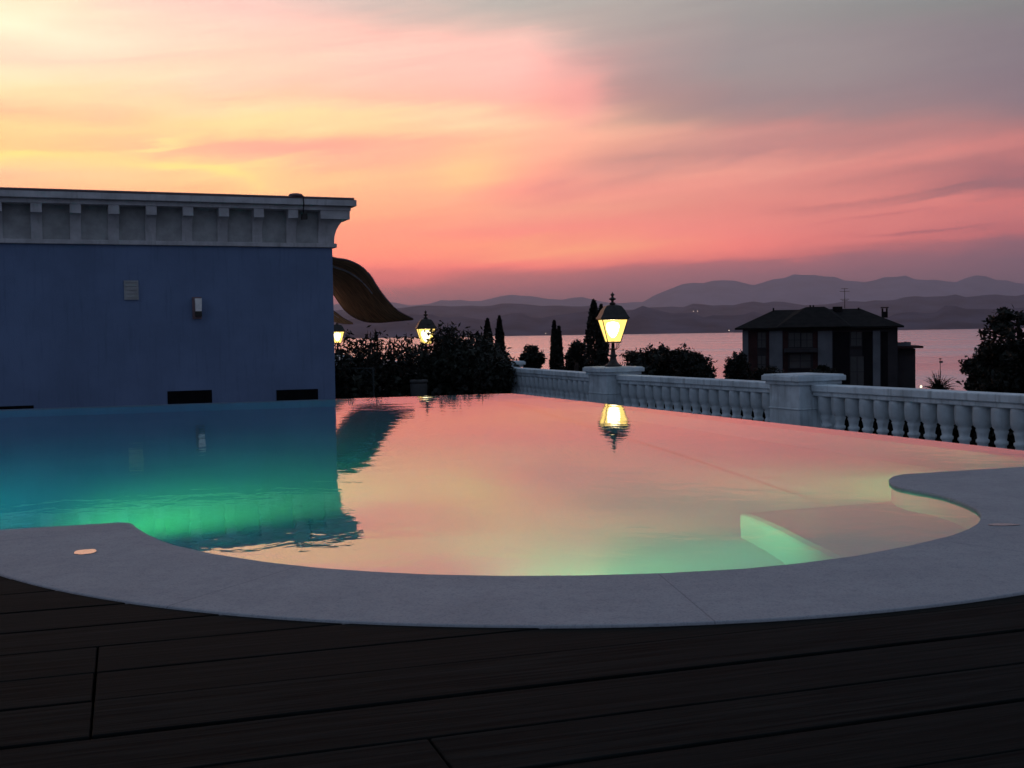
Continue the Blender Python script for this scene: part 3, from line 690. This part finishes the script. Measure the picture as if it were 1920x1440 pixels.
# ------------------------------------------------------------------ lanterns
def lantern(p, z, rz, label):
    t = empty('street_lantern', (p.x, p.y, z), rz, label=label, cat='lantern', group='lit iron lanterns on the balustrade')
    s4 = sqrt(2); q = pi/4
    b = MB(); b.lathe([(.15, 0), (.15, .03), (.11, .05), (.075, .09), (.06, .13), (.05, .17), (.075, .19), (.075, .205), (.045, .22), (.035, .30), (.05, .31), (.03, .33), (.028, .42)], 14)
    b.build('post', M['iron'], t, smooth=True)
    zb, zt_ = .44, .83; rb, rt = .115, .222
    b = MB()
    for sx, sy in ((1, 1), (1, -1), (-1, 1), (-1, -1)):      # scrolled arms carrying the lantern
        b.tube([(0, 0, .30), (sx*.05, sy*.05, .31), (sx*.09, sy*.09, .35), (sx*.085, sy*.085, .40), (sx*rb*.9, sy*rb*.9, zb)], .009, .007, 5)
    b.build('bracket', M['iron'], t, smooth=True)
    b = MB(); b.box((0, 0, zb-.008), (rb*2+.02, rb*2+.02, .018)); b.box((0, 0, zt_+.004), (rt*2+.03, rt*2+.03, .02))
    for sx, sy in ((1, 1), (1, -1), (-1, 1), (-1, -1)):
        b.tube([(sx*rb, sy*rb, zb), (sx*rt, sy*rt, zt_)], .010, .010, 4)
    b.build('lantern_frame', M['iron'], t)
    for i in range(4):
        a = i*pi/2; R2 = Matrix.Rotation(a, 3, 'Z'); b = MB()
        vs = [R2 @ Vector(v) for v in ((-rb+.008, -rb+.004, zb+.006), (rb-.008, -rb+.004, zb+.006), (rt-.01, -rt+.004, zt_-.008), (-rt+.01, -rt+.004, zt_-.008))]
        vs += [v+R2 @ Vector((0, .004, 0)) for v in vs]
        b.add(vs, [(0, 1, 2, 3), (7, 6, 5, 4), (0, 4, 5, 1), (1, 5, 6, 2), (2, 6, 7, 3), (3, 7, 4, 0)]); b.build('glass_pane', M['pane'], t)
    b = MB(); b.lathe([(.02, zb+.07), (.06, zb+.11), (.105, zb+.20), (.12, zb+.28), (.10, zb+.33), (.03, zb+.35)], 12); b.build('bulb', M['bulb'], t, smooth=True)
    b = MB(); b.lathe([(.03, zb), (.03, zb+.04), (.015, zb+.07)], 8); b.build('bulb_holder', M['iron'], t)
    b = MB(); b.lathe([((rt+.035)*s4, zt_+.012), ((rt+.03)*s4, zt_+.03), (.215*s4, zt_+.09), (.18*s4, zt_+.165), (.13*s4, zt_+.235), (.05*s4, zt_+.26), (.035, zt_+.262)], 4, a0=q); b.build('lantern_roof', M['iron'], t)
    b = MB(); b.lathe([(.05, zt_+.26), (.055, zt_+.285), (.025, zt_+.30), (.022, zt_+.33), (.06, zt_+.35), (.062, zt_+.365), (.022, zt_+.385), (.018, zt_+.41), (.034, zt_+.425), (.034, zt_+.44), (.012, zt_+.455), (.004, zt_+.48)], 10); b.build('finial', M['iron'], t, smooth=True)
    l = bpy.data.lights.new('lamp_light', 'POINT'); l.energy = 12; l.color = (1, .72, .35); l.shadow_soft_size = .06
    lo = bpy.data.objects.new('lamp_light', l); C.objects.link(lo); lo.parent = t; lo.location = (0, 0, zb+.33)
    return t
lantern(ped1, .085, radians(6), 'nearest lit iron lantern, standing on the pedestal right of centre')
lantern(lampA, .02, radians(10), 'second lit iron lantern, rising above the dark shrubs')
lantern(lampB, .02, radians(14), 'farthest lit iron lantern, beside the corner of the blue building')

# ------------------------------------------------------------------ foliage
def leaves(b, c, r, n_, size, rnd, shell=.35, up=0.0, clump=None):
    """leaf faces spread through an ellipsoid; clumps make an uneven outline"""
    cl = []
    for _ in range(clump or 1):
        d = Vector((rnd.gauss(0, 1), rnd.gauss(0, 1), rnd.gauss(0, 1))).normalized()
        f = rnd.uniform(.3, 1.05) if clump else 0
        cl.append(Vector((c[0]+d.x*r[0]*f, c[1]+d.y*r[1]*f, c[2]+d.z*r[2]*f)))
    cs = .33 if clump else 1
    for i in range(n_):
        q = cl[i % len(cl)]; d = Vector((rnd.gauss(0, 1), rnd.gauss(0, 1), rnd.gauss(0, 1))).normalized()*rnd.random()**shell
        p = Vector((q.x+d.x*r[0]*cs, q.y+d.y*r[1]*cs, q.z+d.z*r[2]*cs))
        leaf(b, p, size*rnd.uniform(.6, 1.4), rnd, up)
def leaf(b, p, s, rnd, up=0.0, asp=.32):
    a = Vector((rnd.gauss(0, 1), rnd.gauss(0, 1), rnd.gauss(0, .7)+up)).normalized(); w = a.orthogonal().normalized()
    w = (Matrix.Rotation(rnd.uniform(0, 6.28), 3, a) @ w)*s*asp; a = a*s
    b.add([p-a*.5, p+w, p+a*.5, p-w], [(0, 1, 2, 3)])
def trunk(b, p, h, r, rnd, limbs=4, spread=.5, rise=1.0):
    top = Vector(p)+Vector((rnd.uniform(-.05, .05)*h, rnd.uniform(-.05, .05)*h, h))
    b.tube([p, Vector(p).lerp(top, .5)+Vector((rnd.uniform(-.03, .03)*h, 0, 0)), top], r, r*.35, 7)
    for i in range(limbs):
        a = rnd.uniform(0, 6.28); s = Vector(p).lerp(top, rnd.uniform(.85, .97)); e_ = s+Vector((cos(a)*spread*h, sin(a)*spread*h, rise*rnd.uniform(.3, 1)))
        b.tube([s, s.lerp(e_, .5)+Vector((0, 0, -.03*h)), e_], r*.4, r*.1, 5)
GZ = lambda x, y: gz(x, y)
def cypress(px, py_top, wpx, d, label, seed, lean=0.0, py_base=None):
    rnd = random.Random(seed); top = D(px, py_top, d); g_ = GZ(top.x, d); w = 1.5*wpx*d/F; H_ = top.z-g_
    t = empty('cypress_tree', (top.x, d, g_), label=label, cat='tree', group='cypress trees below the terrace')
    b = MB(); b.tube([(0, 0, 0), (0, 0, H_*.9)], .18, .03, 6); b.build('trunk', M['bark'], t)
    b = MB(); n_ = 5200
    for i in range(n_):
        s = rnd.random()**.85; z = .3+(H_-.3)*s
        rr = w/2*min(1, (1-s)**.62*1.55)*min(1, .6+s*3)
        a = rnd.uniform(0, 6.28); bump = 1+.22*noise.noise(Vector((cos(a)*1.3, sin(a)*1.3, z*.9+seed)))+.10*noise.noise(Vector((cos(a)*4, sin(a)*4, z*3+seed)))
        q = rnd.random()**.35*bump
        leaf(b, Vector((rr*q*cos(a)+lean*s, rr*q*sin(a), z)), .30*rnd.uniform(.6, 1.3), rnd, 1.4, .28)
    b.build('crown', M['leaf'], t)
cypress(936, 594, 23, 85, 'slim cypress standing just right of the dark shrubs', 1)
cypress(914, 599, 25, 88, 'cypress half hidden behind the dark shrubs, left of the slim one', 2)
cypress(1039, 603, 18, 80, 'taller left twin of the pair of narrow cypresses over the balustrade', 3)
cypress(1048, 613, 17, 81, 'shorter right twin of the pair of narrow cypresses over the balustrade', 4)
cypress(1113, 564, 40, 72, 'tallest broad cypress directly behind the nearest lantern', 5)
cypress(1127, 573, 26, 73, 'lower cypress leaning against the tallest one behind the lantern', 6)

def tree(name, px, py_top, wpx, hpx, d, label, seed, nl=5000, ls=.4, blobs=None, cat='tree', group='garden trees between the terrace and the lake', clump=16, m='leaf', flat=1.0, trunk_r=.25):
    rnd = random.Random(seed); top = D(px, py_top, d); g_ = GZ(top.x, d); w = wpx*d/F; h = hpx*d/F
    t = empty(name, (top.x, d, g_), label=label, cat=cat, group=group)
    zc = top.z-g_-h/2
    b = MB(); trunk(b, Vector((0, 0, 0)), max(.5, zc-h*.2), trunk_r, rnd, 6, .22*w/max(zc, 1), h*.3); b.build('trunk', M['bark'], t)
    b = MB()
    leaves(b, (0, 0, zc), (w*.5*.84, w*.4, h*.5*.84), nl, ls, rnd, .5, 0, clump)
    leaves(b, (0, 0, zc-h*.05), (w*.40, w*.35, h*.38), nl//3, ls*1.3, rnd, .5)
    for i in range(34):
        a = rnd.uniform(0, 6.28); el = rnd.uniform(-.1, 1.5); u = Vector((cos(a)*cos(el), sin(a)*cos(el), sin(el))); f0 = rnd.uniform(.90, 1.16)
        for j in range(26):
            g0 = f0*rnd.uniform(.72, 1); leaf(b, Vector((u.x*w*.5*g0, u.y*w*.42*g0, zc+u.z*h*.5*g0))+Vector((rnd.gauss(0, .10), rnd.gauss(0, .10), rnd.gauss(0, .10))), ls*rnd.uniform(.5, 1), rnd, .5, .2)
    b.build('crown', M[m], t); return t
tree('round_bush', 998, 653, 42, 46, 60, 'small round spiky bush left of the twin cypresses', 11, 2600, .30, clump=14, cat='bush')
tree('small_tree', 1081, 643, 24, 34, 66, 'small tufted tree between the twin cypresses and the tallest cypress', 12, 1500, .30, clump=8)
tree('round_bush', 1079, 662, 44, 60, 67, 'low bush at the foot of the tallest cypress', 13, 2000, .3, clump=10, cat='bush')
tree('umbrella_pine', 1243, 645, 172, 84, 75, 'wide dome shaped pine crown behind the nearest lantern', 14, 9000, .34, clump=46)
tree('umbrella_pine', 1296, 664, 96, 74, 72, 'lower right shoulder of pine foliage beside the wide dome', 15, 4500, .34, clump=24)
tree('garden_tree', 1382, 662, 56, 76, 92, 'leafy tree against the left corner of the villa', 16, 3200, .34, clump=20)
tree('garden_tree', 1545, 688, 60, 50, 94, 'low dark tree in front of the middle of the villa', 17, 2000, .34, clump=14)
tree('garden_tree', 1440, 690, 70, 50, 93, 'low dark tree in front of the left part of the villa', 18, 2000, .34, clump=14)
# big conifer at the right edge with level boughs
def conifer():
    rnd = random.Random(31); d = 58; top = D(1905, 578, d); g_ = GZ(top.x, d)
    t = empty('cedar_tree', (top.x, d, g_), label='big dark cedar with level boughs at the right edge', cat='tree')
    loc = Vector(t.location); b = MB(); H_ = top.z-g_
    b.tube([(0.3, 0, 0), (.25, 0, H_*.6), (0.1, 0, H_*.98)], .4, .06, 8)
    l = MB()
    boughs = [(1870,588,1930),(1862,600,1935),(1842,622,1925),(1850,612,1900),(1858,632,1935),(1835,650,1940),(1845,640,1935),(1840,665,1940),(1832,680,1950),(1830,692,1950),(1825,708,1960),(1818,722,1960),(1815,735,1960)]
    for xa, y, xb in boughs:
        for rep in range(5 if y > 640 else 3):
            p0 = D(1905, y+10, d)-loc; e_ = D(xa+rnd.uniform(-2, 14), y+rnd.uniform(-5, 5), d)-loc
            e_ = Vector((e_.x, rnd.uniform(-2.2, 2.2), e_.z)); 
            if rep % 2: e_.x = (D(xb, y, d)-loc).x+rnd.uniform(-.5, .6)
            b.tube([p0, p0.lerp(e_, .5)+Vector((0, 0, .12)), e_], .06, .015, 5)
            nl = 260 if y > 640 else 120
            for i in range(nl):
                s = rnd.uniform(.05 if y > 630 else .35, 1); q = p0.lerp(e_, s)+Vector((rnd.gauss(0, .12), rnd.gauss(0, .30), rnd.gauss(0, .10)-(.3*rnd.random() if y > 630 else 0)))
                leaf(l, q, rnd.uniform(.18, .4), rnd, .3, .22)
    q = D(1912, 700, d)-loc
    leaves(l, (q.x, 0, q.z), (1.75, 1.6, 1.35), 5200, .34, rnd, .5, 0, 34)
    b.build('trunk', M['bark'], t); l.build('crown', M['leaf'], t)
conifer()
tree('garden_tree', 1935, 662, 110, 95, 64, 'dense dark tree behind the cedar at the right edge', 33, 5500, .34, clump=30)
tree('garden_tree', 1850, 702, 80, 50, 60, 'low dark bush at the foot of the cedar', 34, 3000, .3, clump=18)

def palm(px, py, wpx, d, label, seed):
    rnd = random.Random(seed); top = D(px, py, d); g_ = GZ(top.x, d); w = wpx*d/F
    t = empty('palm_tree', (top.x, d, g_), label=label, cat='palm')
    zc = top.z-g_-w*.30; b = MB(); b.tube([(0, 0, 0), (0, 0, zc)], .22, .17, 8); b.build('trunk', M['bark'], t)
    l = MB()
    for i in range(46):
        a = rnd.uniform(0, 6.28); el = rnd.uniform(.1, 1.35); L = w*.52*rnd.uniform(.8, 1.1); pts = []
        for s in range(7):
            u = s/6; pts.append(Vector((cos(a)*cos(el)*L*u, sin(a)*cos(el)*L*u, zc+sin(el)*L*u-.45*L*u*u*cos(el))))
        l.tube(pts, .02, .006, 4)
        for s in range(24):
            u = s/24+.04; i0 = min(5, int(u*6)); p = pts[i0].lerp(pts[i0+1], u*6-i0) if u < 1 else pts[6]
            leaf(l, p, .30*(1.2-u), rnd, 0, .16)
    l.build('fronds', M['leaf'], t)
palm(1760, 706, 92, 70, 'spiky palm crown showing over the rail between villa and cedar', 41)

hedge(pedn+bn_*1.3, ped1+bn_*1.3, .9, -.26, 'low dark hedge seen between the balusters on the right', 26000)
hedge(ped1+bn_*1.3+bd*.1, lampA+bn_*1.3, .9, -.26, 'low dark hedge behind the far stretch of balusters', 14000)
# oleander shrubs behind the far weir
def shrub(px, top_py, wpx, d, label, seed, nst=26, dens=60, z0=ZT, fill=.80, depth=1.0):
    rnd = random.Random(seed); c = D(px, 640, d); w = wpx*d/F; zt = D(px, top_py, d).z
    t = empty('oleander_shrub', (c.x, d, z0), label=label, cat='shrub', group='dark oleander shrubs along the far side of the pool')
    st = MB(); l = MB(); H_ = zt-z0
    for i in range(nst):
        a = rnd.uniform(0, 6.28); rr = rnd.random()**.5; ex, ey = cos(a)*rr*w*.5, sin(a)*rr*depth
        hh = H_*(1-.25*rr*rr)*rnd.uniform(.80 if fill < .7 else .86, 1.05)
        p0 = Vector((ex*.3, ey*.3, 0)); p1 = Vector((ex*.75, ey*.7, hh*.55)); p2 = Vector((ex, ey, hh))
        st.tube([p0, p1, p2], .018, .006, 5)
        for j in range(dens):
            s = rnd.random()**.8; q = p0.lerp(p1, s*2) if s < .5 else p1.lerp(p2, s*2-1)
            q = q+Vector((rnd.gauss(0, .09), rnd.gauss(0, .09), rnd.gauss(0, .07))); 
            if q.z > .02: leaf(l, q, rnd.uniform(.10, .19), rnd, .6, .16)
    for i in range(int(nst*dens*.8)):
        a = rnd.uniform(0, 6.28); rr = rnd.random()**.5; z = rnd.random()*H_*fill*(1-.25*rr)
        leaf(l, Vector((cos(a)*rr*w*.46, sin(a)*rr*depth*.9, z)), rnd.uniform(.12, .22), rnd, .3, .3)
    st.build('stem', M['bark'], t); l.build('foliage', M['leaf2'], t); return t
shrub(662, 624, 92, 26.0, 'sparse oleander next to the corner of the blue building', 51, 30, 58, fill=.66)
shrub(692, 613, 50, 27.0, 'pointed oleander rising between the sparse one and the planter', 56, 18, 60, depth=.6, fill=.66)
shrub(738, 626, 92, 27.2, 'airy oleander left of the second lantern', 52, 26, 52, fill=.66)
shrub(768, 622, 60, 28.2, 'oleander with open twigs touching the left side of the second lantern', 57, 20, 52, depth=.6, fill=.66)
shrub(836, 612, 110, 26.6, 'dense oleander right of the second lantern', 53, 50, 110)
shrub(885, 620, 110, 26.0, 'dense oleander left of the far pedestal', 54, 50, 110)
shrub(922, 650, 66, 25.0, 'last low oleander drooping in front of the far pedestal', 55, 30, 90, depth=.7)

# planter with a pale round pot, lattice panels in front of the shrubs
def pot(px, py0, py1, wpx, d, label):
    a = D(px, py0, d); z1 = a.z; h = z1-ZT; w = wpx*d/F/2
    t = empty('planter_pot', (a.x, d, ZT), label=label, cat='planter')
    b = MB(); b.lathe([(w*.55, 0), (w*.62, .05), (w*.8, h*.35), (w, h*.75), (w*1.02, h*.88), (w*.92, h*.93)], 20); b.build('bowl', M['pot'], t, smooth=True)
    b = MB(); b.lathe([(w*1.05, h*.93), (w*1.08, h*.965), (w*1.02, h)], 20); b.build('rim', M['pot'], t, smooth=True)
    b = MB(); b.lathe([(w*.9, h*.96), (w*.3, h*1.01)], 14); b.build('soil', M['earth'], t)
pot(785, 712, 745, 32, 24.2, 'pale round planter pot half hidden among the oleanders')
def lattice(px0, px1, py0, d, label):
    a = D(px0, py0, d); c_ = D(px1, py0, d); L = (c_-a).length; h = a.z-ZT
    t = empty('lattice_panel', ((a.x+c_.x)/2, d, ZT), label=label, cat='lattice')
    b = MB(); b.box((-L/2, 0, h/2), (.035, .035, h)).box((L/2, 0, h/2), (.035, .035, h)).box((0, 0, h-.015), (L-.036, .03, .03)).box((0, 0, .06), (L-.036, .03, .03)); b.build('frame', M['lattice'], t)
    b = MB(); n_ = 5; st = .22
    for sgn in (1, -1):
        x = -h
        while x < L:
            u0, u1 = max(0, x), min(L, x+h)
            if u1-u0 > .05:
                za, zb_ = (u0-x, u1-x) if sgn > 0 else (h-(u0-x), h-(u1-x))
                b.tube([(u0-L/2, .006*sgn, za), (u1-L/2, .006*sgn, zb_)], .009, .009, 4)
            x += st
    b.build('slats', M['lattice'], t)
lattice(628, 700, 690, 25.6, 'faint diagonal lattice in front of the sparse oleander by the building corner')

# ------------------------------------------------------------------ villa
VD = 118.0
def VP(px, py, d=VD): return D(px, py, d)
va, vb = VP(1392, 640).x, VP(1680, 640).x; vc = (va+vb)/2; VG = -10.0
villa = empty('villa', (vc, VD, VG), -radians(13), label='dark two storey villa with pale pilasters and hipped roof by the lake', cat='building')
def VL(px, py, d=VD): p = D(px, py, VD); return ((p.x-vc)*.975, CAM_H+(p.z-CAM_H)*d/VD-VG)
W2 = (vb-va)/2*.975; DP = 11.0; ze = VL(1535, 613)[1]
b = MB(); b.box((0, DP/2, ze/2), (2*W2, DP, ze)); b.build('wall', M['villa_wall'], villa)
b = MB(); z_ = ze
e0 = VL(1377, 609)[0]; e1_ = VL(1690, 606)[0]; zr = VL(1530, 580, VD+DP/2)[1]; r0 = VL(1450, 582)[0]; r1_ = VL(1618, 582)[0]
ov = .9
vs = [(e0, -ov, z_), (e1_, -ov, z_), (e1_, DP+ov, z_), (e0, DP+ov, z_), (r0, DP/2, zr), (r1_, DP/2, zr)]
vs += [(e0, -ov, z_-.18), (e1_, -ov, z_-.18), (e1_, DP+ov, z_-.18), (e0, DP+ov, z_-.18)]
b.add(vs, [(0, 1, 5, 4), (1, 2, 5), (2, 3, 4, 5), (3, 0, 4), (6, 9, 8, 7), (0, 6, 7, 1), (1, 7, 8, 2), (2, 8, 9, 3), (3, 9, 6, 0)])
roof = b.build('roof', M['roof'], villa)
# centre cross gable hip
xg = VL(1525, 600)[0]; zg = VL(1525, 575, VD+3)[1]
b = MB(); b.add([(xg-3.6, -ov-.25, z_+.02), (xg+3.6, -ov-.25, z_+.02), (xg+1.2, 4, zg), (xg-.6, 4, zg), (xg+3.6, DP/2, z_+1.0), (xg-3.6, DP/2, z_+1.0)], [(0, 1, 2, 3), (1, 4, 2), (0, 3, 5), (3, 2, 4, 5), (0, 5, 4, 1)]); b.build('hip', M['roof'], roof)
def rb(name, x0, y0, x1, y1, d, dep=.8, m='roof', par=None):
    a, zb_ = VL(x0, y1, d); c_, zt_ = VL(x1, y0, d); b = MB(); b.box(((a+c_)/2, d-VD, (zb_+zt_)/2), (c_-a, dep, zt_-zb_)); return b.build(name, M[m], par or villa)
b = MB(); a, zb_ = VL(1657, 596, VD+4); c_, zt_ = VL(1668, 577, VD+4)
b.box(((a+c_)/2, 4, zb_+(zt_-zb_)*.3), (c_-a, .6, (zt_-zb_)*.6))
for s in (0, 1): b.box((a+.08+s*(c_-a-.16), 4, zt_-(zt_-zb_)*.25), (.14, .5, (zt_-zb_)*.34))
b.box(((a+c_)/2, 4, zt_), (c_-a+.15, .7, .1)); b.build('chimney', M['roof'], roof)
for x in (1448, 1520, 1526, 1613):
    rb('roof_vent', x, 572 if 1500 < x < 1600 else 577, x+3, 586, VD+DP/2-.5, .3, 'roof', roof)
rb('dormer', 1565, 575, 1583, 588, VD+DP/2-.6, 1.2, 'roof', roof)
ap = VL(1588, 578, VD+5); at_ = VL(1588, 541, VD+5)
b = MB(); b.tube([(ap[0], 5, ap[1]), (at_[0], 5, at_[1])], .035, .025, 5)
for f_, w_ in ((.98, .35), (.85, .5), (.45, .45), (.38, .3)): z = ap[1]+(at_[1]-ap[1])*f_; b.tube([(ap[0]-w_, 5, z), (ap[0]+w_, 5, z)], .03, .03, 4)
b.build('antenna', M['iron'], villa)
for x0, x1 in ((1392, 1402), (1443, 1467), (1534, 1560), (1635, 1648)):
    rb('pilaster', x0, 620, x1, 760, VD-.12, .24, 'villa_pale')
rb('cornice_band', 1392, 613.5, 1679, 620, VD-.16, .3, 'villa_wall')
for x0, x1, x2, x3 in ((1403, 1420, 1436, 1442), (1468, 1478, 1524, 1533)):
    rb('brick_panel', x0, 622, x1-1, 750, VD-.04, .08, 'villa_red'); rb('brick_panel', x2+1, 622, x3, 750, VD-.04, .08, 'villa_red')
for x0, x1, y0, y1 in ((1421, 1435, 623, 652), (1421, 1435, 668, 700), (1479, 1500, 624, 651), (1503, 1523, 624, 651), (1481, 1520, 664, 690), (1595, 1614, 622, 648), (1594, 1618, 668, 725)):
    w_ = rb('window', x0, y0, x1, y1, VD-.05, .1, 'villa_win')
    a, zb_ = VL(x0, y1); c_, zt_ = VL(x1, y0); b = MB(); b.box(((a+c_)/2, -.12, zb_-.06), (c_-a+.2, .22, .12)); b.build('sill', M['villa_wall'], w_)
    b = MB(); b.box(((a+c_)/2, -.115, (zb_+zt_)/2), (.07, .03, zt_-zb_)); b.box(((a+c_)/2, -.112, (zb_+zt_)/2), (c_-a, .02, .06)); b.build('frame', M['villa_wall'], w_)
for x0, x1 in ((1562, 1592), (1616, 1634), (1650, 1662)):
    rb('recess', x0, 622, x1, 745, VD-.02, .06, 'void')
rb('balcony', 1470, 653, 1532, 661, VD-.6, 1.1, 'villa_wall')
# annex
b = MB(); a, _ = VL(1681, 700, VD+2); c_, zt_ = VL(1716, 653, VD+2); b.box(((a+c_)/2-.4, 5, zt_/2), (c_-a+.8, 6, zt_)); b.build('annexe', M['villa_wall'], villa)
b = MB(); c2, z2 = VL(1728, 650, VD+1); b.box(((a+c2)/2-.2, 4.6, z2), (c2-a+.4, 7.6, .22)); b.build('annexe_roof', M['villa_red'], villa)
b = MB(); c3, z3 = VL(1708, 641, VD+2); z2 += .11
for (cx_, cy_, lx, ly) in (((a+c3)/2, 2.2, c3-a, .15), (c3-.08, 4.8, .15, 5.0)): b.box((cx_, cy_, (z2+z3)/2), (lx, ly, z3-z2))
b.build('parapet', M['villa_pale'], villa)

# small channel marker standing in the lake, with a cross bar
p = D(1763, 672, 300); t = empty('channel_marker', (p.x, 300, ZL), label='thin pole marker standing in the lake right of the villa', cat='pole')
b = MB(); b.tube([(0, 0, -1), (0, 0, p.z-ZL)], .12, .08, 6); b.build('pole', M['iron'], t)
b = MB(); b.box((.2, 0, p.z-ZL-.9), (.9, .1, .5)); b.box((0, 0, p.z-ZL-.1), (.6, .1, .3)); b.build('board', M['iron'], t)
# lamps on the far shore
for px, py, d, r_, lb in ((1300, 583.5, 8600, 2.6, 'left one of the two tiny lights on the far hillside'), (1308, 583.5, 8600, 2.6, 'right one of the two tiny lights on the far hillside'),
                      (1023, 625.0, 7950, 2.8, 'tiny light on the far shore left of the twin cypresses'), (1367, 619.5, 7950, 2.8, 'tiny light on the far shore left of the villa')):
    p = D(px, py, d); t = empty('far_lamp', p, label=lb, cat='light', group='tiny lights across the lake')
    b = MB(); b.lathe([(r_*.3, -r_), (r_*.9, -r_*.5), (r_, 0), (r_*.9, r_*.5), (r_*.3, r_)], 10); b.build('lamp_globe', M['far_light'], t, smooth=True)
    b = MB(); b.tube([(0, 0, -r_*5), (0, 0, -r_)], .5, .4, 6); b.build('lamp_post', M['iron'], t)
p = D(1727, 725, 95); t = empty('garden_lamp', (p.x, 95, GZ(p.x, 95)), label='small lit garden lamp at the foot of the villa on the right', cat='lamp')
b = MB(); hh = p.z-t.location.z; b.tube([(0, 0, 0), (0, 0, hh-.1)], .05, .04, 6); b.build('post', M['iron'], t)
b = MB(); b.lathe([(.03, hh-.12), (.10, hh-.04), (.10, hh+.04), (.03, hh+.12)], 10); b.build('globe', M['far_light'], t, smooth=True)

# ------------------------------------------------------------------ haze over the lake
hz = MB(); hz.box((0, 0, 900-10.5), (119000, 119000, 1820)); o = hz.build('haze', M['earth'], kind='stuff')
m = bpy.data.materials.new('haze_air'); m.use_nodes = True; k = N(m.node_tree); k.n.clear()
v = k.new('ShaderNodeVolumePrincipled'); v.inputs['Color'].default_value = (.80, .80, 1.0, 1); v.inputs['Density'].default_value = 4.4e-5; v.inputs['Anisotropy'].default_value = 0.5
k.l.new(v.outputs[0], k.new('ShaderNodeOutputMaterial').inputs[1]); o.data.materials.clear(); o.data.materials.append(m)
